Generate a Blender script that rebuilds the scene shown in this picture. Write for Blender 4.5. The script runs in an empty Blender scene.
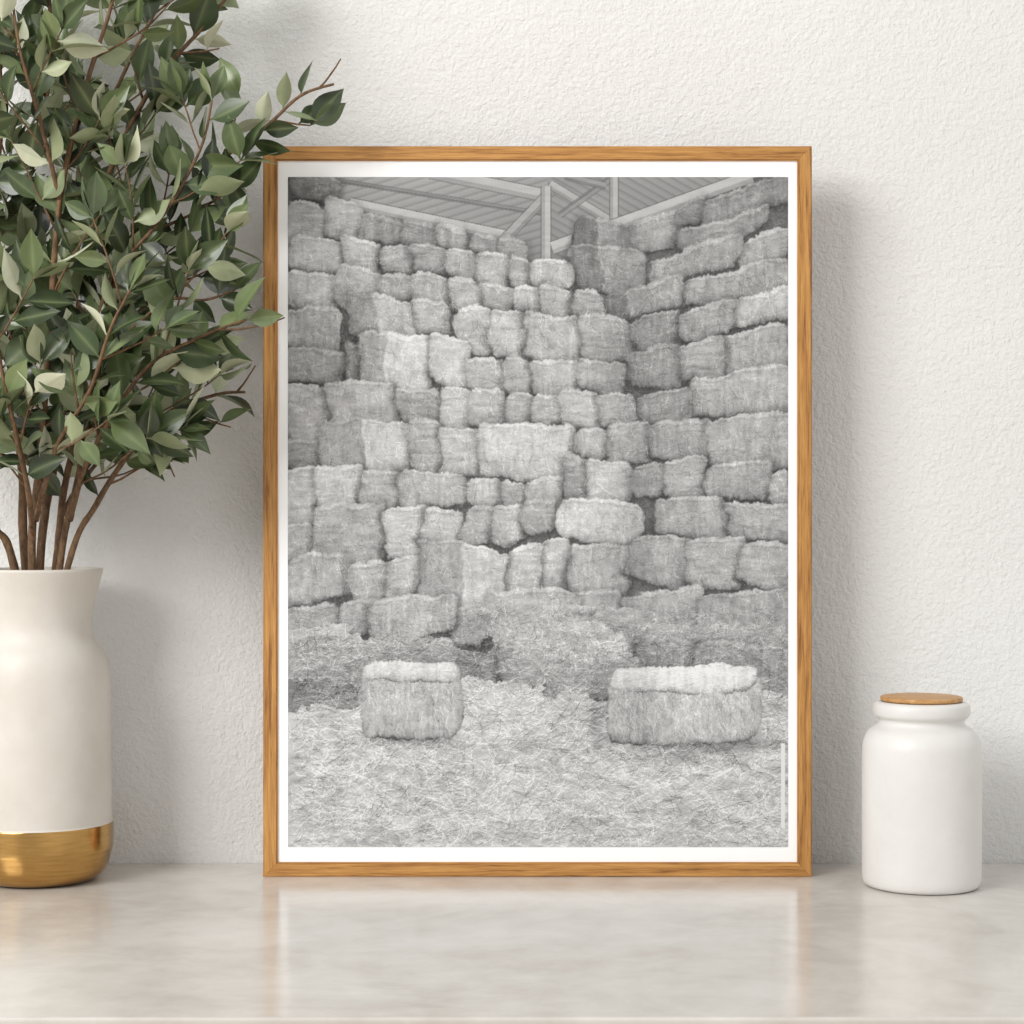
import bpy, bmesh, math, random
import numpy as np
from mathutils import Vector, Matrix
random.seed(7); np.random.seed(7)
scene = bpy.context.scene
try:
    scene.view_settings.view_transform = 'Standard'
    scene.view_settings.look = 'None'
except Exception: pass

CAMZ = 0.365
def P(px, py, y=0.0):
    d = 2.0 + y
    return Vector(((px-512)/2000*d, y, CAMZ+(512-py)/2000*d))
def s2l(c):
    c = c/255.0
    return c/12.92 if c <= 0.04045 else ((c+0.055)/1.055)**2.4
def C(r,g,b): return (s2l(r), s2l(g), s2l(b), 1)

# ---------------- material helpers
def newmat(name):
    m = bpy.data.materials.new(name); m.use_nodes = True
    nt = m.node_tree; b = nt.nodes['Principled BSDF']
    return m, nt, b
def N(nt, typ, **kw):
    n = nt.nodes.new(typ)
    for k, v in kw.items(): setattr(n, k, v)
    return n
def noise(nt, vec, scale, detail=4, rough=0.5, dist=0):
    n = N(nt, 'ShaderNodeTexNoise')
    n.inputs['Scale'].default_value = scale; n.inputs['Detail'].default_value = detail
    n.inputs['Roughness'].default_value = rough; n.inputs['Distortion'].default_value = dist
    nt.links.new(vec, n.inputs['Vector']); return n
def ramp(nt, fac, stops):
    r = N(nt, 'ShaderNodeValToRGB'); e = r.color_ramp.elements
    while len(e) < len(stops): e.new(0.5)
    for i, (p, c) in enumerate(stops): e[i].position = p; e[i].color = c
    nt.links.new(fac, r.inputs[0]); return r
def mapping(nt, scale=(1,1,1)):
    t = N(nt, 'ShaderNodeTexCoord'); m = N(nt, 'ShaderNodeMapping')
    m.inputs['Scale'].default_value = scale
    nt.links.new(t.outputs['Object'], m.inputs['Vector']); return m.outputs['Vector']
def bump(nt, b, h, strength, dist):
    n = N(nt, 'ShaderNodeBump'); n.inputs['Strength'].default_value = strength
    n.inputs['Distance'].default_value = dist
    nt.links.new(h, n.inputs['Height']); nt.links.new(n.outputs[0], b.inputs['Normal']); return n

# wall plaster
m_wall, nt, b = newmat('plaster_white')
v = mapping(nt)
n1 = noise(nt, v, 2.2, 4, 0.55)
r = ramp(nt, n1.outputs[0], [(0.3, C(226,225,223)), (0.7, C(233,233,231))])
nt.links.new(r.outputs[0], b.inputs['Base Color']); b.inputs['Roughness'].default_value = 0.85
n2 = noise(nt, v, 200, 3, 0.65, 0.3); n3 = noise(nt, v, 65, 3, 0.55, 0.5)
ma = N(nt, 'ShaderNodeMath', operation='MULTIPLY_ADD'); ma.inputs[1].default_value = 0.8
nt.links.new(n3.outputs[0], ma.inputs[0]); nt.links.new(n2.outputs[0], ma.inputs[2])
bump(nt, b, ma.outputs[0], 0.7, 0.0030)

# table stone
m_table, nt, b = newmat('polished_limestone')
v = mapping(nt)
a1 = noise(nt, v, 3.5, 8, 0.62, 1.2); a2 = noise(nt, v, 22, 6, 0.6, 0.4)
mx = N(nt, 'ShaderNodeMath', operation='MULTIPLY_ADD'); mx.inputs[1].default_value = 0.45
nt.links.new(a2.outputs[0], mx.inputs[0]); nt.links.new(a1.outputs[0], mx.inputs[2])
r = ramp(nt, mx.outputs[0], [(0.5, C(190,183,175)), (0.72, C(206,201,194)), (0.9, C(216,212,206))])
nt.links.new(r.outputs[0], b.inputs['Base Color'])
rr = N(nt, 'ShaderNodeMapRange'); rr.inputs['To Min'].default_value = 0.10; rr.inputs['To Max'].default_value = 0.25
nt.links.new(a2.outputs[0], rr.inputs['Value']); nt.links.new(rr.outputs[0], b.inputs['Roughness'])
b.inputs['Specular IOR Level'].default_value = 0.62
bump(nt, b, a2.outputs[0], 0.06, 0.0008)

# floor
m_floor, nt, b = newmat('floor_boards')
v = mapping(nt, (1, 8, 1)); n1 = noise(nt, v, 3, 6)
r = ramp(nt, n1.outputs[0], [(0.3, C(150,125,98)), (0.7, C(184,160,130))])
nt.links.new(r.outputs[0], b.inputs['Base Color']); b.inputs['Roughness'].default_value = 0.5

# oak, grain along X or Z
def oak(name, sc, dark=(122,78,32), light=(200,148,82)):
    m, nt, b = newmat(name); v = mapping(nt, sc)
    n1 = noise(nt, v, 26, 6, 0.65, 0.5); n2 = noise(nt, v, 120, 3, 0.6)
    mx = N(nt, 'ShaderNodeMath', operation='MULTIPLY_ADD'); mx.inputs[1].default_value = 0.5
    nt.links.new(n2.outputs[0], mx.inputs[0]); nt.links.new(n1.outputs[0], mx.inputs[2])
    mid = (170,119,60) if name != 'lid_wood' else tuple((p+q)//2 for p, q in zip(dark, light))
    r = ramp(nt, mx.outputs[0], [(0.56, C(*dark)), (0.70, C(*mid)), (0.90, C(*light))])
    nt.links.new(r.outputs[0], b.inputs['Base Color']); b.inputs['Roughness'].default_value = 0.48
    bump(nt, b, mx.outputs[0], 0.25, 0.0006); return m
m_oakx = oak('oak_grain_horizontal', (0.35, 9, 9)); m_oakz = oak('oak_grain_vertical', (9, 9, 0.35))
m_lid = oak('lid_wood', (0.7, 8, 4), (164,116,66), (200,156,102))
m_mat, nt, b = newmat('mat_board_white'); b.inputs['Base Color'].default_value = C(252,252,252); b.inputs['Roughness'].default_value = 0.8
v = mapping(nt); bump(nt, b, noise(nt, v, 900, 2).outputs[0], 0.05, 0.0003)
m_back, nt, b = newmat('backing_board'); v = mapping(nt)
r = ramp(nt, noise(nt, v, 60, 4).outputs[0], [(0.3, C(110,85,60)), (0.7, C(135,108,80))]); nt.links.new(r.outputs[0], b.inputs['Base Color'])

def ceramic(name, c1, c2, rough, bs, bd=0.0008, sc=60):
    m, nt, b = newmat(name); v = mapping(nt)
    n1 = noise(nt, v, 14, 5, 0.6)
    r = ramp(nt, n1.outputs[0], [(0.3, C(*c1)), (0.7, C(*c2))])
    nt.links.new(r.outputs[0], b.inputs['Base Color']); b.inputs['Roughness'].default_value = rough
    bump(nt, b, noise(nt, v, sc, 5, 0.6).outputs[0], bs, bd); return m
m_vase = ceramic('matte_cream_ceramic', (206,199,189), (218,212,203), 0.5, 0.25, 0.001, 180)
m_jar = ceramic('white_glazed_stoneware', (219,216,212), (227,225,222), 0.42, 0.4, 0.0015, 60)
m_gold, nt, b = newmat('brushed_gold'); v = mapping(nt, (1,1,14))
n1 = noise(nt, v, 40, 4)
r = ramp(nt, n1.outputs[0], [(0.3, C(180,140,80)), (0.7, C(200,160,100))]); nt.links.new(r.outputs[0], b.inputs['Base Color'])
b.inputs['Metallic'].default_value = 1; b.inputs['Roughness'].default_value = 0.18
bump(nt, b, n1.outputs[0], 0.08, 0.0006)
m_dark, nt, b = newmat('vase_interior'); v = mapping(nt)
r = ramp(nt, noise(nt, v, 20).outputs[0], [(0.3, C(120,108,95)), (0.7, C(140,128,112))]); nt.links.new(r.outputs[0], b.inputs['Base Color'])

m_bark, nt, b = newmat('bark'); v = mapping(nt, (1,1,0.4))
r = ramp(nt, noise(nt, v, 220, 5, 0.7).outputs[0], [(0.3, C(66,46,30)), (0.7, C(136,104,72))])
nt.links.new(r.outputs[0], b.inputs['Base Color']); b.inputs['Roughness'].default_value = 0.75
def leafmat(name, stops, rough):
    m, nt, b = newmat(name)
    at = N(nt, 'ShaderNodeAttribute', attribute_name='leafcol')
    sp = N(nt, 'ShaderNodeSeparateColor'); nt.links.new(at.outputs['Color'], sp.inputs[0])
    r = ramp(nt, sp.outputs[0], stops)
    mixn = N(nt, 'ShaderNodeMix', data_type='RGBA'); mixn.inputs[7].default_value = C(146,158,112)
    mm = N(nt, 'ShaderNodeMath', operation='MULTIPLY'); mm.inputs[1].default_value = 0.4
    pw = N(nt, 'ShaderNodeMath', operation='POWER'); pw.inputs[1].default_value = 6
    nt.links.new(sp.outputs[1], pw.inputs[0]); nt.links.new(pw.outputs[0], mm.inputs[0])
    nt.links.new(mm.outputs[0], mixn.inputs[0]); nt.links.new(r.outputs[0], mixn.inputs[6])
    nt.links.new(mixn.outputs[2], b.inputs['Base Color'])
    b.inputs['Roughness'].default_value = rough; return m
m_ltop = leafmat('leaf_upper', [(0.0, C(32,42,26)), (0.5, C(66,82,48)), (1.0, C(122,136,92))], 0.30)
m_lbot = leafmat('leaf_underside', [(0.0, C(112,124,88)), (0.5, C(158,166,128)), (1.0, C(214,216,190))], 0.48)

# ---------------- mesh helpers
def mkobj(name, verts, faces, mats, smooth=False, parent=None, midx=None):
    me = bpy.data.meshes.new(name); me.from_pydata([tuple(v) for v in verts], [], faces); me.update()
    for m in mats: me.materials.append(m)
    if midx is not None: me.polygons.foreach_set('material_index', midx)
    if smooth: me.polygons.foreach_set('use_smooth', [True]*len(me.polygons))
    ob = bpy.data.objects.new(name, me); scene.collection.objects.link(ob)
    if parent: ob.parent = parent
    return ob
def box(name, lo, hi, mat, bev=0, parent=None):
    bm = bmesh.new(); bmesh.ops.create_cube(bm, size=1)
    for vv in bm.verts:
        vv.co = Vector([(lo[i]+hi[i])/2 + vv.co[i]*(hi[i]-lo[i]) for i in range(3)])
    if bev: bmesh.ops.bevel(bm, geom=bm.edges[:], offset=bev, segments=3, profile=0.5, affect='EDGES')
    me = bpy.data.meshes.new(name); bm.to_mesh(me); bm.free(); me.materials.append(mat)
    ob = bpy.data.objects.new(name, me); scene.collection.objects.link(ob)
    if parent: ob.parent = parent
    return ob
def smoothprof(pts, it=2):
    for _ in range(it):
        q = [pts[0]]
        for a, c in zip(pts[:-1], pts[1:]):
            q.append((a[0]*.75+c[0]*.25, a[1]*.75+c[1]*.25)); q.append((a[0]*.25+c[0]*.75, a[1]*.25+c[1]*.75))
        q.append(pts[-1]); pts = q
    return pts
def lathe(name, prof, mats, matfn=None, seg=96, parent=None):
    vs, fs, mi = [], [], []
    for (r_, z) in prof:
        for i in range(seg):
            a = 2*math.pi*i/seg; vs.append((r_*math.cos(a), r_*math.sin(a), z))
    for j in range(len(prof)-1):
        for i in range(seg):
            k = (i+1) % seg
            fs.append((j*seg+i, j*seg+k, (j+1)*seg+k, (j+1)*seg+i))
            mi.append(matfn(j, prof) if matfn else 0)
    ob = mkobj(name, vs, fs, mats, True, parent, mi)
    bm = bmesh.new(); bm.from_mesh(ob.data); bmesh.ops.remove_doubles(bm, verts=bm.verts, dist=1e-6)
    bmesh.ops.recalc_face_normals(bm, faces=bm.faces); bm.to_mesh(ob.data); bm.free()
    return ob

# ---------------- room
WALLY = 0.080; FRONT = -0.557; FLOORZ = -0.85
box('wall_back', (-3, WALLY, FLOORZ), (3, WALLY+0.1, 2.0), m_wall)
box('floor', (-3, -3.2, FLOORZ-0.05), (3, WALLY, FLOORZ), m_floor)
tb = bpy.data.objects.new('console_table', None); scene.collection.objects.link(tb)
box('tabletop', (-1.3, FRONT, -0.045), (1.3, WALLY-0.0008, 0.0), m_table, 0.003, tb)
k = 0
for x in (-1.22, 1.22):
    for y in (FRONT+0.07, WALLY-0.07):
        k += 1; box('leg_%d' % k, (x-0.03, y-0.03, FLOORZ), (x+0.03, y+0.03, -0.045), m_oakz, 0.004, tb)
box('apron', (-1.19, FRONT+0.06, -0.12), (1.19, FRONT+0.085, -0.045), m_oakx, 0.002, tb)

# ---------------- picture frame
fr = bpy.data.objects.new('picture_frame', None); scene.collection.objects.link(fr)
X0, X1, Z0, Z1 = -0.249, 0.300, 0.0, 0.731
BW = 0.0145; DEP = 0.026
def bar(name, o0, o1, i0, i1, mat):
    f = [(o0[0],0,o0[1]),(o1[0],0,o1[1]),(i1[0],0,i1[1]),(i0[0],0,i0[1])]
    vs = f + [(x, DEP, z) for x, _, z in f]
    fs = [(0,1,2,3),(7,6,5,4),(0,4,5,1),(1,5,6,2),(2,6,7,3),(3,7,4,0)]
    ob = mkobj(name, vs, fs, [mat], False, fr)
    bm = bmesh.new(); bm.from_mesh(ob.data); bmesh.ops.recalc_face_normals(bm, faces=bm.faces)
    ed = [e for e in bm.edges if abs(e.verts[0].co.y) < 1e-6 and abs(e.verts[1].co.y) < 1e-6 and
          (abs(e.verts[0].co.x-e.verts[1].co.x) < 1e-5 or abs(e.verts[0].co.z-e.verts[1].co.z) < 1e-5)]
    bmesh.ops.bevel(bm, geom=ed, offset=0.0012, segments=2, affect='EDGES')
    bm.to_mesh(ob.data); bm.free()
g = 0.00006
iTL, iTR, iBL, iBR = (X0+BW,Z1-BW), (X1-BW,Z1-BW), (X0+BW,Z0+BW), (X1-BW,Z0+BW)
bar('frame_top', (X0+g,Z1),(X1-g,Z1),(iTL[0]+g,iTL[1]),(iTR[0]-g,iTR[1]), m_oakx)
bar('frame_bottom', (X0+g,Z0),(X1-g,Z0),(iBL[0]+g,iBL[1]),(iBR[0]-g,iBR[1]), m_oakx)
bar('frame_left', (X0,Z0+g),(X0,Z1-g),(iBL[0],iBL[1]+g),(iTL[0],iTL[1]-g), m_oakz)
bar('frame_right', (X1,Z0+g),(X1,Z1-g),(iBR[0],iBR[1]+g),(iTR[0],iTR[1]-g), m_oakz)
box('mat_board', (iBL[0]-0.002, 0.003, iBL[1]-0.002), (iBR[0]+0.002, 0.006, iTR[1]+0.002), m_mat, 0, fr)
box('backing', (iBL[0]-0.002, 0.006, iBL[1]-0.002), (iBR[0]+0.002, 0.020, iTR[1]+0.002), m_back, 0, fr)

# ---------------- print: procedural black-and-white hay barn photograph
SS = 1.5
W, H = int(500*SS)+1, int(670*SS)+1
Yg, Xg = np.mgrid[0:H, 0:W].astype(float)
Xg /= SS; Yg /= SS
X = Xg+288; Y = Yg+177
def vnoise(sx, sy, seed):
    rs = np.random.RandomState(seed); gw = int(500/sx)+4; gh = int(670/sy)+4
    g_ = rs.rand(gh, gw)*2-1
    u = Xg/sx; w_ = Yg/sy; i = u.astype(int); j = w_.astype(int); fu = u-i; fw = w_-j
    fu = fu*fu*(3-2*fu); fw = fw*fw*(3-2*fw)
    return (g_[j,i]*(1-fu)*(1-fw)+g_[j,i+1]*fu*(1-fw)+g_[j+1,i]*(1-fu)*fw+g_[j+1,i+1]*fu*fw)
WX = X + vnoise(22,20,1)*3.4 + vnoise(7,7,2)*1.5 + vnoise(2.2,2.6,12)*0.9
WY = Y + vnoise(24,20,3)*3.2 + vnoise(7,7,4)*1.5 + vnoise(2.0,3.4,14)*1.1
gapn = vnoise(13,11,77); inner_n = vnoise(12,8,78)*8+vnoise(5,4,79)*7+vnoise(36,30,70)*6
flake_v = vnoise(2.8,18,80); flake_h = vnoise(16,2.4,81)
img = np.full((H,W), 92.0) + vnoise(40,40,5)*8 + vnoise(4,4,6)*6
strawmask = np.ones((H,W))
def poly_mask(pts, ax=None, ay=None):
    ax = X if ax is None else ax; ay = Y if ay is None else ay
    ins = np.zeros((H,W), bool); n = len(pts)
    for i in range(n):
        x1,y1 = pts[i]; x2,y2 = pts[(i+1)%n]
        if y1 == y2: continue
        c = ((y1 > ay) != (y2 > ay)) & (ax < (x2-x1)*(ay-y1)/(y2-y1)+x1)
        ins ^= c
    return ins
roof = poly_mask([(325,170),(770,170),(720,194),(600,248),(560,264),(525,264),(440,240),(355,222)])
rt = 146 + 8*vnoise(60,30,8)
left = X < 548
ph = np.where(left, (X*0.30+Y*1.0)*0.80, (X*0.50-Y*0.9)*0.85)
corr = np.sin(ph)+0.5*np.sin(ph*2+1)
img = np.where(roof, rt+corr*8 - (Y-177)*0.22 + np.where(left,0,-8), img); strawmask[roof] = 0.1
def line(x1,y1,x2,y2,w,t,shade=True):
    dx,dy = x2-x1,y2-y1; L = math.hypot(dx,dy)
    s = ((X-x1)*dx+(Y-y1)*dy)/L; d = ((X-x1)*dy-(Y-y1)*dx)/L
    inn = (s >= 0)&(s <= L)
    m = inn&(abs(d) < w/2)
    sh = inn&(abs(d) < w/2+1.2)&~m
    img[sh] = img[sh]*.4+98*.6
    img[m] = t + vnoise(20,3,33)[m]*6
    un = m&(d < -w/2+w*0.36)
    img[un] -= 24
    strawmask[m|sh] = 0.05
line(335,180,545,214,3,126)
line(430,172,548,196,12,170); line(350,203,508,236,10,178)
line(500,244,552,190,9,154); line(550,184,612,222,8,166)
line(620,172,560,215,5,136)
line(546,186,546,260,9,172); line(614,170,614,224,8,168)
line(552,248,752,176,12,176); line(565,176,606,186,6,140)
BR = random.Random(5)
AO = 1-0.13*np.exp(-((X-(628+(Y-300)*0.02))/24)**2)
def bale(x0,y0,x1,y1,t=None,slope=None,side=0,sidew=0.0,rad=6,shadow=True,tops=True,steady=False):
    global img
    xc,yc = (x0+x1)/2,(y0+y1)/2
    if t is None: t = 168
    jit = 0.0 if steady else 1.0
    t = 170+(t-170)*1.05+BR.uniform(-5,5)*jit
    if yc < 300: t -= (300-yc)*0.12
    rightwall = xc > 632 and yc < 600
    if rightwall: t -= 7
    if slope is None:
        slope = (470-yc)/1300.0 if not rightwall else -(470-yc)/800.0
    slope += BR.gauss(0,.04)*jit
    skew = BR.gauss(0,.08)*jit
    hx,hy = (x1-x0)/2+1.0+BR.uniform(-1,1.6)*jit,(y1-y0)/2+1.0+BR.uniform(-1,1.2)*jit
    if rightwall: hy -= abs(slope)*hx*0.45
    lx0 = WX-xc-BR.uniform(-1.5,1.5)*jit; ly = WY-yc-slope*lx0-BR.uniform(-1.5,1.5)*jit; lx = lx0-skew*ly
    persp = BR.gauss(0,.04)*np.clip(lx/hx,-1,1)*jit
    if rightwall: persp = 0.13*np.clip(lx/hx,-1,1)
    ly = ly*(1-persp)
    rad = min(rad*BR.uniform(.6,1.8),hx*.7,hy*.7)
    bulge = BR.uniform(.5,2.6)*np.cos(np.clip(lx/hx,-1,1)*1.57)
    qx = np.abs(lx)-hx+rad; qy = np.abs(ly)-hy-bulge+rad+1.0
    sd = np.hypot(np.maximum(qx,0),np.maximum(qy,0))+np.minimum(np.maximum(qx,qy),0)-rad
    lw = BR.uniform(.2,1.1); rw = BR.uniform(.4,1.2)
    ny = np.clip(ly/hy,-1.4,1.4); nx = np.clip(lx/hx,-1.4,1.4)
    wdir = np.clip(0.14+0.95*np.clip(ny,0,1)**2+lw*np.clip(-nx-.5,0,1)+rw*np.clip(nx-.5,0,1),0,1.15)
    if shadow:
        sh = np.clip(1-sd/7.0,0,1)**1.2*(sd > -1)*0.72*wdir
        img = img*(1-sh)+62*sh
    a = np.clip(0.5-sd/1.3,0,1)
    endface = (hx/hy) < 1.25
    fl = flake_v*10 if not endface else flake_h*10
    g_ = np.clip(0.80+0.8*gapn,0.0,1.5)
    ins = np.minimum(sd,0)
    nyc = np.clip(ny,-1,1); nxc = np.clip(nx,-1,1)
    tone = t + inner_n + fl + 7*(-nyc) - 70*np.exp(ins/1.7)*g_*wdir - 30*np.exp(ins/7)*wdir
    if tops:
        th = 3.2+1.6*gapn
        tp = np.clip((-(ly+hy)+th)/1.2+.5,0,1)*(np.abs(lx) < hx-2)
        tone = tone + 18*tp - 11*np.exp(-((ly+hy-th-1.4)/1.1)**2)
        for fy in (-0.30,0.32):
            tone = tone - 17*np.exp(-((ly-fy*hy+flake_h*1.6)/0.9)**2)*np.clip(.4+gapn,0,1)
    if side:
        edge = -hx+2*hx*sidew if side < 0 else hx-2*hx*sidew
        ee = lx-edge+vnoise(4,4,91)*1.5
        mm = np.clip((-ee if side < 0 else ee)/2+.5,0,1)
        tone = tone - 34*mm + 10*np.exp(-(ee/2.6)**2)
    img = img*(1-a)+tone*AO*a
    strawmask[a > .5] = 1
B = bale
B(290,176,336,202,140); B(322,196,362,238,182); B(286,202,323,252,172)
B(362,216,400,242,150); B(400,222,440,246,150); B(440,228,470,250,155); B(470,234,500,256,150);B(498,240,528,262,150)
B(575,222,634,258,155,side=-1,sidew=.4); B(632,207,702,250,162); B(676,198,705,225,155); B(703,180,790,222,158); B(678,214,766,246,164); B(740,232,790,266,176)
B(640,240,740,282,166,side=-1,sidew=.10); B(572,250,642,292,158,side=-1,sidew=.4); B(682,264,790,306,162); B(602,282,684,322,165,side=-1,sidew=.35); B(735,291,790,326,182)
for q in [(292,238,346,272,178),(345,240,383,271,172),(382,243,413,272,166),(412,246,447,275,162),(446,251,479,279,172),(478,255,509,284,176),(508,259,531,286,166),(530,258,570,288,178)]: B(*q)
for q in [(286,272,338,311,176),(338,270,384,312,168),(382,273,415,298,162),(414,275,451,304,166),(450,279,483,309,168),(482,285,513,310,166),(512,287,543,312,176),(542,288,573,316,168),(572,291,602,320,164)]: B(*q)
for q in [(286,310,342,350,168),(412,300,451,336,170),(454,310,491,356,182),(489,312,526,360,178),(525,315,581,359,172),(580,320,632,361,164)]: B(*q)
B(352,298,413,340,182,side=-1,sidew=.4)
for q in [(632,315,684,350,158),(680,303,736,342,158),(723,325,790,376,170),(630,345,682,388,158),(680,340,724,381,166)]: B(*q)
B(288,350,345,384,152)
B(345,340,372,384,138); B(363,334,431,386,200,side=-1,sidew=.35)
for q in [(429,337,468,384,190),(467,359,504,393,164),(503,358,531,393,168),(530,358,580,397,172),(578,361,626,393,164)]: B(*q)
for q in [(688,370,790,416,172),(638,388,690,426,156)]: B(*q)
for q in [(286,386,331,441,178),(328,381,398,430,186),(398,388,441,422,160),(440,387,471,429,180),(470,391,504,429,168),(503,394,531,426,162),(530,396,564,427,182),(563,392,601,427,176),(600,393,636,427,172)]: B(*q)
B(288,441,324,470,146)
B(322,421,408,473,194,side=-1,sidew=.5)
for q in [(406,419,443,470,168),(441,428,483,476,180),(481,428,576,478,188),(575,428,606,459,174),(605,426,652,461,170),(650,420,711,458,162),(709,415,790,470,170)]: B(*q)
for q in [(286,468,319,527,192),(317,466,361,514,188),(360,472,401,509,172),(400,474,466,508,170),(466,480,503,507,176),(502,480,529,505,170),(528,478,566,504,174),(564,460,592,502,158),(590,458,632,504,186),(630,462,666,498,168),(664,458,706,500,172),(704,462,773,500,166),(771,470,790,502,168)]: B(*q)
for q in [(286,526,313,562,178),(312,506,386,565,168),(385,508,426,560,186),(424,510,463,550,176),(462,508,496,545,170),(495,505,526,542,172),(525,502,557,534,166),(655,498,727,542,170),(725,504,790,542,166)]: B(*q)
B(556,500,644,540,192,rad=14,slope=.07)
for q in [(286,556,351,604,168),(349,563,389,603,174),(387,559,422,600,180),(540,545,571,592,176),(570,545,630,592,170)]: B(*q)
B(628,536,688,588,174,slope=.05); B(684,540,742,588,166,slope=-.02); B(740,541,790,588,166)
B(507,545,541,598,180)
B(419,546,509,612,190,side=-1,sidew=.5,slope=.18)
for q in [(286,605,342,637,158),(340,598,402,630,164),(454,606,488,645,150),(575,590,622,627,164),(620,590,702,632,158),(700,592,790,652,154)]: B(*q)
B(366,597,456,636,170,slope=-.05,rad=10); B(487,590,577,627,170,slope=-.04,rad=10)
B(286,640,320,722,134)
def mound(pts,t,grad=0,amp=6,seed=20,soft=0):
    global img
    ax = X+vnoise(26,14,seed)*10+vnoise(7,7,seed+1)*4+vnoise(2.4,2.4,seed+7)*1.6; ay = Y+vnoise(26,14,seed+2)*8+vnoise(7,6,seed+3)*4+vnoise(2.4,2.4,seed+8)*1.6
    m = poly_mask(pts,ax,ay); ys = [p[1] for p in pts]
    lum = vnoise(34,13,seed+4)
    lum2 = vnoise(12,6,seed+5)
    tt = t+grad*np.clip((Y-min(ys))/(max(ys)-min(ys)),0,1)+lum*amp+lum2*amp*.9
    sh = np.roll(lum,int(3*SS),0)-lum; sh2 = np.roll(lum2,int(2*SS),0)-lum2
    tt = tt - sh*22 - sh2*13
    img = np.where(m,tt,img); strawmask[m] = 1.25
mound([(470,612),(520,600),(560,600),(610,612),(640,630),(640,655),(500,660)],166,-18,7,121)
mound([(240,638),(320,626),(370,634),(420,632),(462,648),(474,684),(440,700),(240,700)],172,-40,8,31)
mound([(600,614),(660,610),(730,626),(830,644),(830,672),(690,680),(620,660)],160,-26,7,55)
B(632,640,694,682,146,slope=.04,rad=8); B(692,646,792,690,142,slope=.03,rad=8)
mound([(625,672),(700,668),(840,676),(840,708),(620,708)],134,30,8,51)
mound([(495,634),(560,618),(632,634),(640,700),(520,694),(486,664)],178,-44,8,41)
mound([(240,690),(372,682),(366,716),(240,722)],118,16,7,61)
mound([(456,648),(486,652),(520,690),(460,694)],130,10,7,65)
B(498,646,540,690,150,slope=.12,rad=8)
mound([(526,630),(622,638),(628,672),(590,690),(560,690),(534,690),(506,662)],176,-26,7,141)
mound([(220,718),(340,708),(470,694),(490,676),(560,694),(640,700),(700,696),(860,692),(860,900),(220,900)],176,8,8,71)
mound([(450,676),(500,680),(560,706),(545,735),(440,750)],186,0,6,81)
for (cx,cy,rx,ry) in [(312,800,30,22),(372,806,38,24),(350,775,60,10)]:
    d = ((X-cx)/rx)**2+((Y-cy)/ry)**2
    img = img + 9*np.exp(-d*1.6) - 16*np.exp(-((np.sqrt(d)-1.05)/.13)**2)*(Y < cy)
# soft dark surroundings behind the loose bales
d = ((X-686)/100)**2+((Y-682)/26)**2; img -= 30*np.exp(-d*1.4)
d = ((X-410)/70)**2+((Y-676)/26)**2; img -= 26*np.exp(-d*1.4)
d = ((X-694)/92)**2+((Y-744)/10)**2; img -= 70*np.exp(-d*1.6)
d = ((X-412)/62)**2+((Y-738)/9)**2; img -= 62*np.exp(-d*1.6)
d = ((X-597)/13)**2+((Y-718)/24)**2; img -= 30*np.exp(-d*1.5)
keep = strawmask.copy()
B(362,664,462,738,176,slope=0,rad=12,shadow=False,tops=False,steady=True); B(369,661,457,683,206,slope=0.02,rad=9,shadow=False,tops=False,steady=True)
B(608,672,762,743,182,slope=-.04,rad=12,shadow=False,tops=False,steady=True); B(613,667,757,691,216,slope=-.03,rad=9,shadow=False,tops=False,steady=True)
bmask = ((X > 362)&(X < 462)&(Y > 661)&(Y < 738))|((X > 608)&(X < 762)&(Y > 668)&(Y < 743))
def strokes(n,ymin,ymax,Lr,amp,sd,seed,lo=-46,hi=46,pos=.55,base=0.0,cv=.03,xr=(288,788)):
    global img
    n = int(n)
    rs = np.random.RandomState(seed)
    x = xr[0]-288+rs.rand(n)*(xr[1]-xr[0]); y = ymin-177+rs.rand(n)*(ymax-ymin); a = base+rs.randn(n)*sd
    L = rs.uniform(Lr[0],Lr[1],n); I = rs.choice([1,-1],n,p=[pos,1-pos])*rs.uniform(.35,1,n)*amp
    curv = rs.randn(n)*cv
    acc = np.zeros((H,W))
    for s in np.arange(0,Lr[1],0.6):
        ok = s < L; an = a+curv*s
        xi = np.round((x+np.cos(an)*s)*SS).astype(int); yi = np.round((y+np.sin(an)*s)*SS).astype(int)
        ok = ok&(xi >= 0)&(xi < W)&(yi >= 0)&(yi < H)
        np.add.at(acc,(yi[ok],xi[ok]),I[ok])
    img = img + np.clip(acc,lo,hi)*strawmask
strokes(22000,177,700,(3,8),11,0.7,1,pos=.5)
strokes(16000,177,700,(4,11),13,0.22,2,pos=.5)
strokes(12000,177,700,(4,10),13,0.28,12,base=1.57,pos=.5)
sm0 = strawmask.copy(); strawmask = np.where(bmask,0.35,strawmask)
strokes(13000,610,850,(4,10),13,0.55,3,pos=.5)
strokes(6500,640,850,(6,15),22,0.6,4,pos=.5)
strokes(1800,690,850,(12,30),28,0.55,6,pos=.55)
strawmask = sm0
strokes(2600,250,660,(6,14),28,0.5,7,pos=.58,base=1.2)
strokes(500,676,736,(5,12),20,0.4,21,base=1.4,xr=(366,456),pos=.5); strokes(800,686,738,(5,14),20,0.4,22,base=1.4,xr=(612,756),pos=.5)
img = img + (vnoise(26,20,201)*4+vnoise(9,11,202)*5)*np.where(strawmask < .5,0,1)
img += np.random.randn(H,W)*3.5*np.where(strawmask < .5,.5,1)
m = (X > 781)&(X < 785)&(Y > 743)&(Y < 828); img[m] = 216
img = 171+(img-166)*0.97
img = np.clip(img,62,230)
lin = np.where(img/255 <= .04045, img/255/12.92, ((img/255+.055)/1.055)**2.4)
YP = 0.0026
c0 = P(288,177,YP); c1 = P(788,847,YP)
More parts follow.
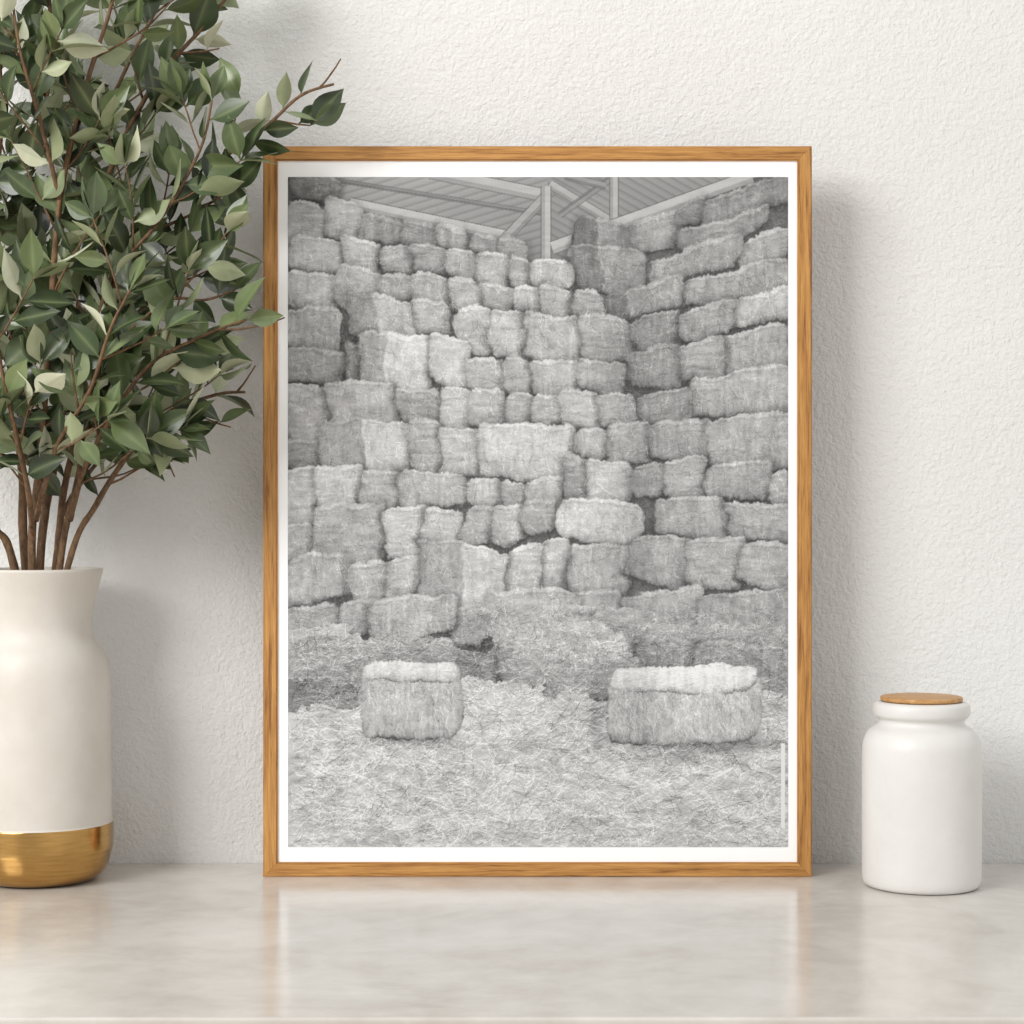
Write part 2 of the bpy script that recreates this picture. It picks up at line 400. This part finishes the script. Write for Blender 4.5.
vx = c0.x+(Xg/500.0)*(c1.x-c0.x); vz = c0.z+(Yg/670.0)*(c1.z-c0.z)
co = np.stack([vx,np.full_like(vx,YP),vz],-1).reshape(-1,3)
idx = np.arange(W*H).reshape(H,W)
fa = np.stack([idx[1:,:-1],idx[1:,1:],idx[:-1,1:],idx[:-1,:-1]],-1).reshape(-1,4)
me = bpy.data.meshes.new('hay_barn_print')
me.vertices.add(W*H); me.vertices.foreach_set('co',co.ravel().astype(np.float32))
me.loops.add(fa.size); me.loops.foreach_set('vertex_index',fa.ravel().astype(np.int32))
me.polygons.add(len(fa)); me.polygons.foreach_set('loop_start',(np.arange(len(fa))*4).astype(np.int32))
try: me.polygons.foreach_set('loop_total',np.full(len(fa),4,np.int32))
except Exception: pass
me.update(calc_edges=True); me.validate()
ca = me.color_attributes.new('tone','FLOAT_COLOR','POINT')
cc = np.ones((W*H,4),np.float32); cc[:,:3] = lin.reshape(-1,1); ca.data.foreach_set('color',cc.ravel())
m_print, nt, b = newmat('photographic_print')
at = N(nt,'ShaderNodeAttribute',attribute_name='tone'); nt.links.new(at.outputs['Color'],b.inputs['Base Color'])
b.inputs['Roughness'].default_value = 0.75; b.inputs['Specular IOR Level'].default_value = 0.2
me.materials.append(m_print)
po = bpy.data.objects.new('hay_barn_print',me); scene.collection.objects.link(po); po.parent = fr

# ---------------- vase
VY = -0.012
vc = P(40,512,VY); vx0 = vc.x
sc = (2+VY)/2000.0
base_px = 512+CAMZ/sc
def vz_(py): return (base_px-py)*sc
out = [(0.0,0.0),(46*sc,0.0),(56*sc,0.0015),(66*sc,0.010),(71*sc,0.028),(72.3*sc,vz_(845)),(72.3*sc,vz_(821.5))]
body = [(70.6*sc,vz_(821)),(70.5*sc,vz_(800)),(69.8*sc,vz_(740)),(69*sc,vz_(690)),(68*sc,vz_(668)),(63*sc,vz_(652)),(54*sc,vz_(640)),(50.5*sc,vz_(628)),(52*sc,vz_(610)),(57*sc,vz_(588)),(62*sc,vz_(570.5))]
body = smoothprof(body,2)
rim = [(61.6*sc,vz_(568.8)),(60*sc,vz_(568.3)),(58.5*sc,vz_(569.5))]
inner = [(53*sc,vz_(590)),(47*sc,vz_(612)),(46.5*sc,vz_(630)),(55*sc,vz_(650)),(64*sc,vz_(680)),(66*sc,vz_(800)),(60*sc,vz_(860)),(0.0,vz_(862))]
gold = smoothprof(out[1:],2)
prof = [out[0]]+gold+body+rim+inner
ng = 1+len(gold); nb = ng+len(body)+len(rim)
vase = lathe('ceramic_vase',prof,[m_vase,m_gold,m_dark],lambda j,p: 1 if j < ng-1 else (0 if j < nb else 2))
vase.location = (vx0,VY,0)

# ---------------- jar
JY = -0.045; sj = (2+JY)/2000.0; jb = 512+CAMZ/sj
jx = P(921.5,512,JY).x
def jz(py): return (jb-py)*sj
jr = bpy.data.objects.new('lidded_jar',None); scene.collection.objects.link(jr); jr.location = (jx,JY,0)
jp = [(0,0.0),(50*sj,0.0),(56*sj,0.001),(58.4*sj,0.006),(58.9*sj,0.014),(59*sj,jz(800)),(58.9*sj,jz(750)),(57.5*sj,jz(739)),(52*sj,jz(729.5)),(44*sj,jz(725)),(41.5*sj,jz(721.5)),(42.5*sj,jz(718)),(46.5*sj,jz(716)),(48*sj,jz(712.5)),(47.8*sj,jz(706)),(46*sj,jz(702.5)),(42*sj,jz(701.2))]
jp = [jp[0]]+smoothprof(jp[1:],2)+[(38*sj,jz(701.2)),(37*sj,jz(706)),(37*sj,jz(732)),(54*sj,jz(752)),(54*sj,jz(880)),(0,jz(884))]
lathe('jar_body',jp,[m_jar],parent=jr)
lp = [(0,jz(703)),(36.5*sj,jz(703)),(36.5*sj,jz(701.0)),(39.5*sj,jz(700.8)),(40.5*sj,jz(699.8)),(40.6*sj,jz(697.5)),(39.8*sj,jz(696.4)),(38.5*sj,jz(696.1)),(0,jz(696.1))]
lathe('wooden_lid',lp,[m_lid],parent=jr)

# ---------------- branches with leaves
bv, bf, bmi = [], [], []
cols = []
def tube(pts, r0, r1):
    n = len(pts); base = len(bv); S = 8
    for i,p in enumerate(pts):
        t = (pts[min(i+1,n-1)]-pts[max(i-1,0)]).normalized()
        u = t.cross(Vector((0.3,1,0.1))).normalized(); w = t.cross(u)
        r = r0+(r1-r0)*i/(n-1)
        r *= 1+random.uniform(-.08,.08)
        for s in range(S):
            a = 2*math.pi*s/S; bv.append(p+u*math.cos(a)*r+w*math.sin(a)*r); cols.append((0,0,0,1))
    for i in range(n-1):
        for s in range(S):
            k = (s+1)%S; bf.append((base+i*S+s,base+i*S+k,base+(i+1)*S+k,base+(i+1)*S+s)); bmi.append(0)
    for e,i in ((0,0),(1,n-1)):
        f = [base+i*S+s for s in range(S)]; bf.append(tuple(f if e else f[::-1])); bmi.append(0)
def catmull(pts, per=8):
    q = [pts[0]]+pts+[pts[-1]]; o = []
    for i in range(1,len(q)-2):
        a,b_,c,d = q[i-1],q[i],q[i+1],q[i+2]
        for k in range(per):
            t = k/per
            o.append(0.5*((2*b_)+(c-a)*t+(2*a-5*b_+4*c-d)*t*t+(3*b_-a-3*c+d)*t**3))
    o.append(q[-2]); return o
OUT = [(-220,-200),(262,-200),(252,0),(236,34),(222,58),(236,92),(262,98),(262,70),(286,36),(335,36),(362,84),(348,108),(316,126),(308,146),(286,164),(260,160),(250,190),(250,214),(240,236),(274,256),(258,285),(286,318),(258,352),(260,378),(276,398),(230,420),(240,440),(204,454),(192,484),(150,470),(110,484),(70,494),(20,480),(-30,500),(-220,480)]
def inside(px,py):
    c = False; n = len(OUT)
    for i in range(n):
        x1,y1 = OUT[i]; x2,y2 = OUT[(i+1)%n]
        if (y1 > py) != (y2 > py) and px < (x2-x1)*(py-y1)/(y2-y1)+x1: c = not c
    return c
def proj(p):
    d = 2+p.y; return 512+p.x/d*2000, 512-(p.z-CAMZ)/d*2000
nleaf = 0
def leaf(base, d, nrm, L, Wd, shade):
    global nleaf
    tip = base+d*L
    if tip.y > 0.066 or base.y > 0.07: 
        d = Vector((d.x,-abs(d.y)-0.1,d.z)).normalized(); tip = base+d*L
        if tip.y > 0.07: return False
    if not inside(*proj(tip)) or not inside(*proj(base+d*L*.5)): return False
    nrm = (nrm-d*nrm.dot(d)).normalized(); side = d.cross(nrm)
    curl = random.uniform(-.10,.30); fold = random.uniform(.08,.40); tw = random.uniform(-.35,.35)
    NL = 9; prof_ = [0.05,.12,.58,.88,1.0,.98,.85,.60,.28,0.0]
    b0 = len(bv)
    for layer in (0,1):
        for i in range(NL+1):
            t = i/NL; w = Wd*.5*prof_[i]
            c = base+d*(L*t)-nrm*(curl*L*t*t)
            sd_ = (side*math.cos(tw*t)+nrm*math.sin(tw*t))
            for k in (-1,-.5,0,.5,1):
                off = nrm*(abs(k)*w*fold)
                thick = 0 if layer == 0 else -0.0005*(1-abs(k))-0.00004
                q = c+sd_*(k*w)+off+nrm*thick
                if q.y > 0.076: q.y = 0.076
                bv.append(q); cols.append((min(1,max(0,shade+random.uniform(-.05,.05))),1-abs(k),0,1))
    for layer in (0,1):
        o = b0+layer*(NL+1)*5
        for i in range(NL):
            for k in range(4):
                a = o+i*5+k; f = (a,a+1,a+6,a+5)
                bf.append(f if layer == 0 else f[::-1]); bmi.append(1 if layer == 0 else 2)
    nleaf += 1; return True
def rv(): return Vector((random.gauss(0,1),random.gauss(0,1),random.gauss(0,1))).normalized()
def leaves_along(pts, step, Lr, start=0.0):
    acc = 0; flip = random.choice([-1,1]); tot = sum((pts[i+1]-pts[i]).length for i in range(len(pts)-1)); run = 0
    for i in range(len(pts)-1):
        seg = pts[i+1]-pts[i]; l = seg.length; run += l; acc += l
        if run/tot < start: acc = min(acc, step); continue
        while acc >= step:
            acc -= step; flip = -flip
            t = seg.normalized()
            s = t.cross(Vector((0,-1,0))+rv()*0.55).normalized()*flip
            for _ in range(2 if random.random() < .45 else 1):
                ang = random.uniform(.5,1.1)
                d = (t*math.cos(ang)+s*math.sin(ang)+rv()*0.25).normalized()
                nrm = Vector((-0.25,-0.5,0.5))+rv()*0.9
                if random.random() < .12: nrm = -nrm
                L = random.uniform(*Lr)
                leaf(pts[i+1],d,nrm,L,L*random.uniform(.44,.58),random.random()**1.1)
                s = -s
    t = (pts[-1]-pts[-3]).normalized()
    for _ in range(4):
        d = (t+rv()*0.6).normalized(); L = random.uniform(*Lr)*.95
        leaf(pts[-1],d,Vector((0,-.6,.5))+rv()*.7,L,L*.47,random.uniform(.3,.9))
LR = (.030,.053)
def grow(pts_px, r0, r1, start=.4, Lr=LR, tl=(.05,.10), tstep=0.050):
    pts = catmull([P(*p) for p in pts_px],8)
    tube(pts,r0,r1)
    leaves_along(pts,0.023,Lr,start)
    n = len(pts); acc = 0; flip = random.choice([-1,1])
    for i in range(1,n-1):
        seg = pts[i+1]-pts[i]; acc += seg.length
        if i/n < start-.08 or acc < tstep: continue
        acc = 0; flip = -flip
        t = seg.normalized(); s = t.cross(Vector((0,-1,0))+rv()*.5).normalized()*flip
        a = random.uniform(.5,.95); d = (t*math.cos(a)+s*math.sin(a)+Vector((0,random.uniform(-.5,.1),0))).normalized()
        L = random.uniform(*tl); tp = [pts[i]]
        for k in range(6):
            d = (d+Vector((0,0,.07))+rv()*.10).normalized()
            q = tp[-1]+d*L/6
            if q.y > 0.055: q.y = 0.055
            if not inside(*proj(q)): break
            tp.append(q)
        if len(tp) >= 4:
            tube(tp,r1*1.0,0.0007); leaves_along(tp,0.018,Lr,.12)
mains = [
 ([(20,790,-.02),(68,566,-.03),(96,505,-.03),(128,455,-.03),(165,415,-.04),(215,395,-.04),(245,392,-.05)],.0040,.0012,.45),
 ([(30,800,0),(56,566,-.01),(66,480,0),(95,380,.0),(150,300,-.01),(205,262,-.02),(244,264,-.02)],.0046,.0013,.42),
 ([(44,800,-.03),(60,566,-.03),(80,470,-.03),(100,350,-.04),(130,240,-.04),(200,175,-.05),(262,130,-.06),(300,96,-.06),(334,84,-.06)],.0042,.0012,.40),
 ([(40,790,.01),(40,566,.01),(55,460,.01),(75,330,.0),(100,200,.0),(150,90,-.02),(205,25,-.02),(240,-20,-.02)],.0050,.0014,.38),
 ([(50,800,-.02),(32,566,-.04),(40,460,-.06),(50,330,-.08),(60,200,-.09),(85,90,-.10),(110,10,-.1),(125,-60,-.1)],.0048,.0014,.38),
 ([(60,790,-.01),(26,566,.0),(22,470,.0),(10,350,.0),(20,220,.01),(45,110,.0),(50,10,.0),(40,-60,0)],.0052,.0018,.38),
 ([(60,800,.0),(14,566,-.02),(-8,520,-.03),(-40,400,-.05),(-60,280,-.06),(-50,150,-.06),(-30,40,-.06),(-20,-50,-.06)],.0045,.0015,.4),
 ([(-8,520,-.03),(-40,480,-.06),(-80,420,-.10),(-110,350,-.10),(-140,240,-.10)],.0035,.0014,.25),
 ([(70,520,-.03),(84,470,-.07),(110,420,-.10),(150,365,-.12),(205,335,-.12),(246,320,-.12)],.0030,.0012,.2),
 ([(36,520,-.05),(46,480,-.09),(60,440,-.13),(90,390,-.15),(110,330,-.16),(130,290,-.16)],.0032,.0012,.25),
 ([(33,540,-.04),(28,490,-.09),(15,430,-.13),(0,360,-.15),(-10,290,-.16)],.0032,.0012,.3),
 ([(60,520,.0),(76,490,.01),(110,450,.02),(140,440,.02),(175,455,.0)],.0028,.0011,.3),
 ([(95,350,-.04),(110,280,-.06),(160,220,-.08),(200,150,-.08),(212,100,-.08)],.0026,.0010,.1),
 ([(75,330,.0),(60,240,.02),(90,150,.03),(130,60,.03),(160,0,.03),(170,-50,.03)],.0030,.0012,.1),
 ([(10,350,.0),(-20,260,-.0),(0,150,.02),(0,60,.02),(-10,-30,.02)],.0030,.0012,.1),
 ([(118,270,-.04),(150,235,-.05),(190,215,-.05),(232,190,-.05)],.0022,.0010,.15),
 ([(60,200,-.09),(40,120,-.12),(20,50,-.13),(10,-20,-.13)],.0026,.0010,.15),
 ([(46,470,-.03),(20,420,-.03),(40,340,-.03),(30,280,-.03)],.0026,.0010,.25),
 ([(130,330,-.08),(170,300,-.08),(205,300,-.08),(235,290,-.08)],.0020,.0010,.1),
 ([(60,450,-.05),(100,425,-.07),(140,415,-.08),(180,430,-.08)],.0022,.0010,.2),
]
for pts_px,r0,r1,st in mains: grow(pts_px,r0,r1,st)
plant = mkobj('leafy_branches',bv,bf,[m_bark,m_ltop,m_lbot],True,None,bmi)
ca = plant.data.color_attributes.new('leafcol','FLOAT_COLOR','POINT')
ca.data.foreach_set('color',np.array(cols,np.float32).ravel())
print('LEAVES',nleaf)

# ---------------- lights
def area(name,loc,target,size,power,col,sy=None):
    l = bpy.data.lights.new(name,'AREA'); l.energy = power; l.color = col; l.size = size
    if sy: l.shape = 'RECTANGLE'; l.size_y = sy
    o = bpy.data.objects.new(name,l); scene.collection.objects.link(o); o.location = loc
    o.rotation_euler = (Vector(target)-Vector(loc)).to_track_quat('-Z','Y').to_euler()
area('window_light',(-2.35,-2.6,2.1),(0.1,0,0.3),1.7,116,(1,.99,.97),1.7)
w = bpy.data.worlds.new('room_ambient'); scene.world = w; w.use_nodes = True
wn = w.node_tree; bg = wn.nodes['Background']
tc = wn.nodes.new('ShaderNodeTexCoord'); sp = wn.nodes.new('ShaderNodeSeparateXYZ'); wn.links.new(tc.outputs['Generated'],sp.inputs[0])
mr = wn.nodes.new('ShaderNodeMapRange'); mr.inputs['From Min'].default_value = -1; mr.inputs['From Max'].default_value = 1
wn.links.new(sp.outputs['X'],mr.inputs['Value'])
wr = wn.nodes.new('ShaderNodeValToRGB'); wn.links.new(mr.outputs[0],wr.inputs[0])
e = wr.color_ramp.elements
for _ in range(4): e.new(.5)
for i,(p_,v_) in enumerate([(0,.70),(.22,1.0),(.40,.48),(.55,.55),(.74,1.06),(1,.72)]): e[i].position = p_; e[i].color = (v_,v_*.995,v_*.985,1)  # invented bright bands, added so the gold base shows vertical stripe reflections
wn.links.new(wr.outputs[0],bg.inputs[0]); bg.inputs[1].default_value = 1.0

# ---------------- camera
cd = bpy.data.cameras.new('camera'); cam = bpy.data.objects.new('camera',cd); scene.collection.objects.link(cam)
cd.sensor_width = 36; cd.lens = 36*2000/1024; cam.location = (0,-2.0,CAMZ); cam.rotation_euler = (math.pi/2,0,0)
cd.clip_start = 0.05
scene.camera = cam
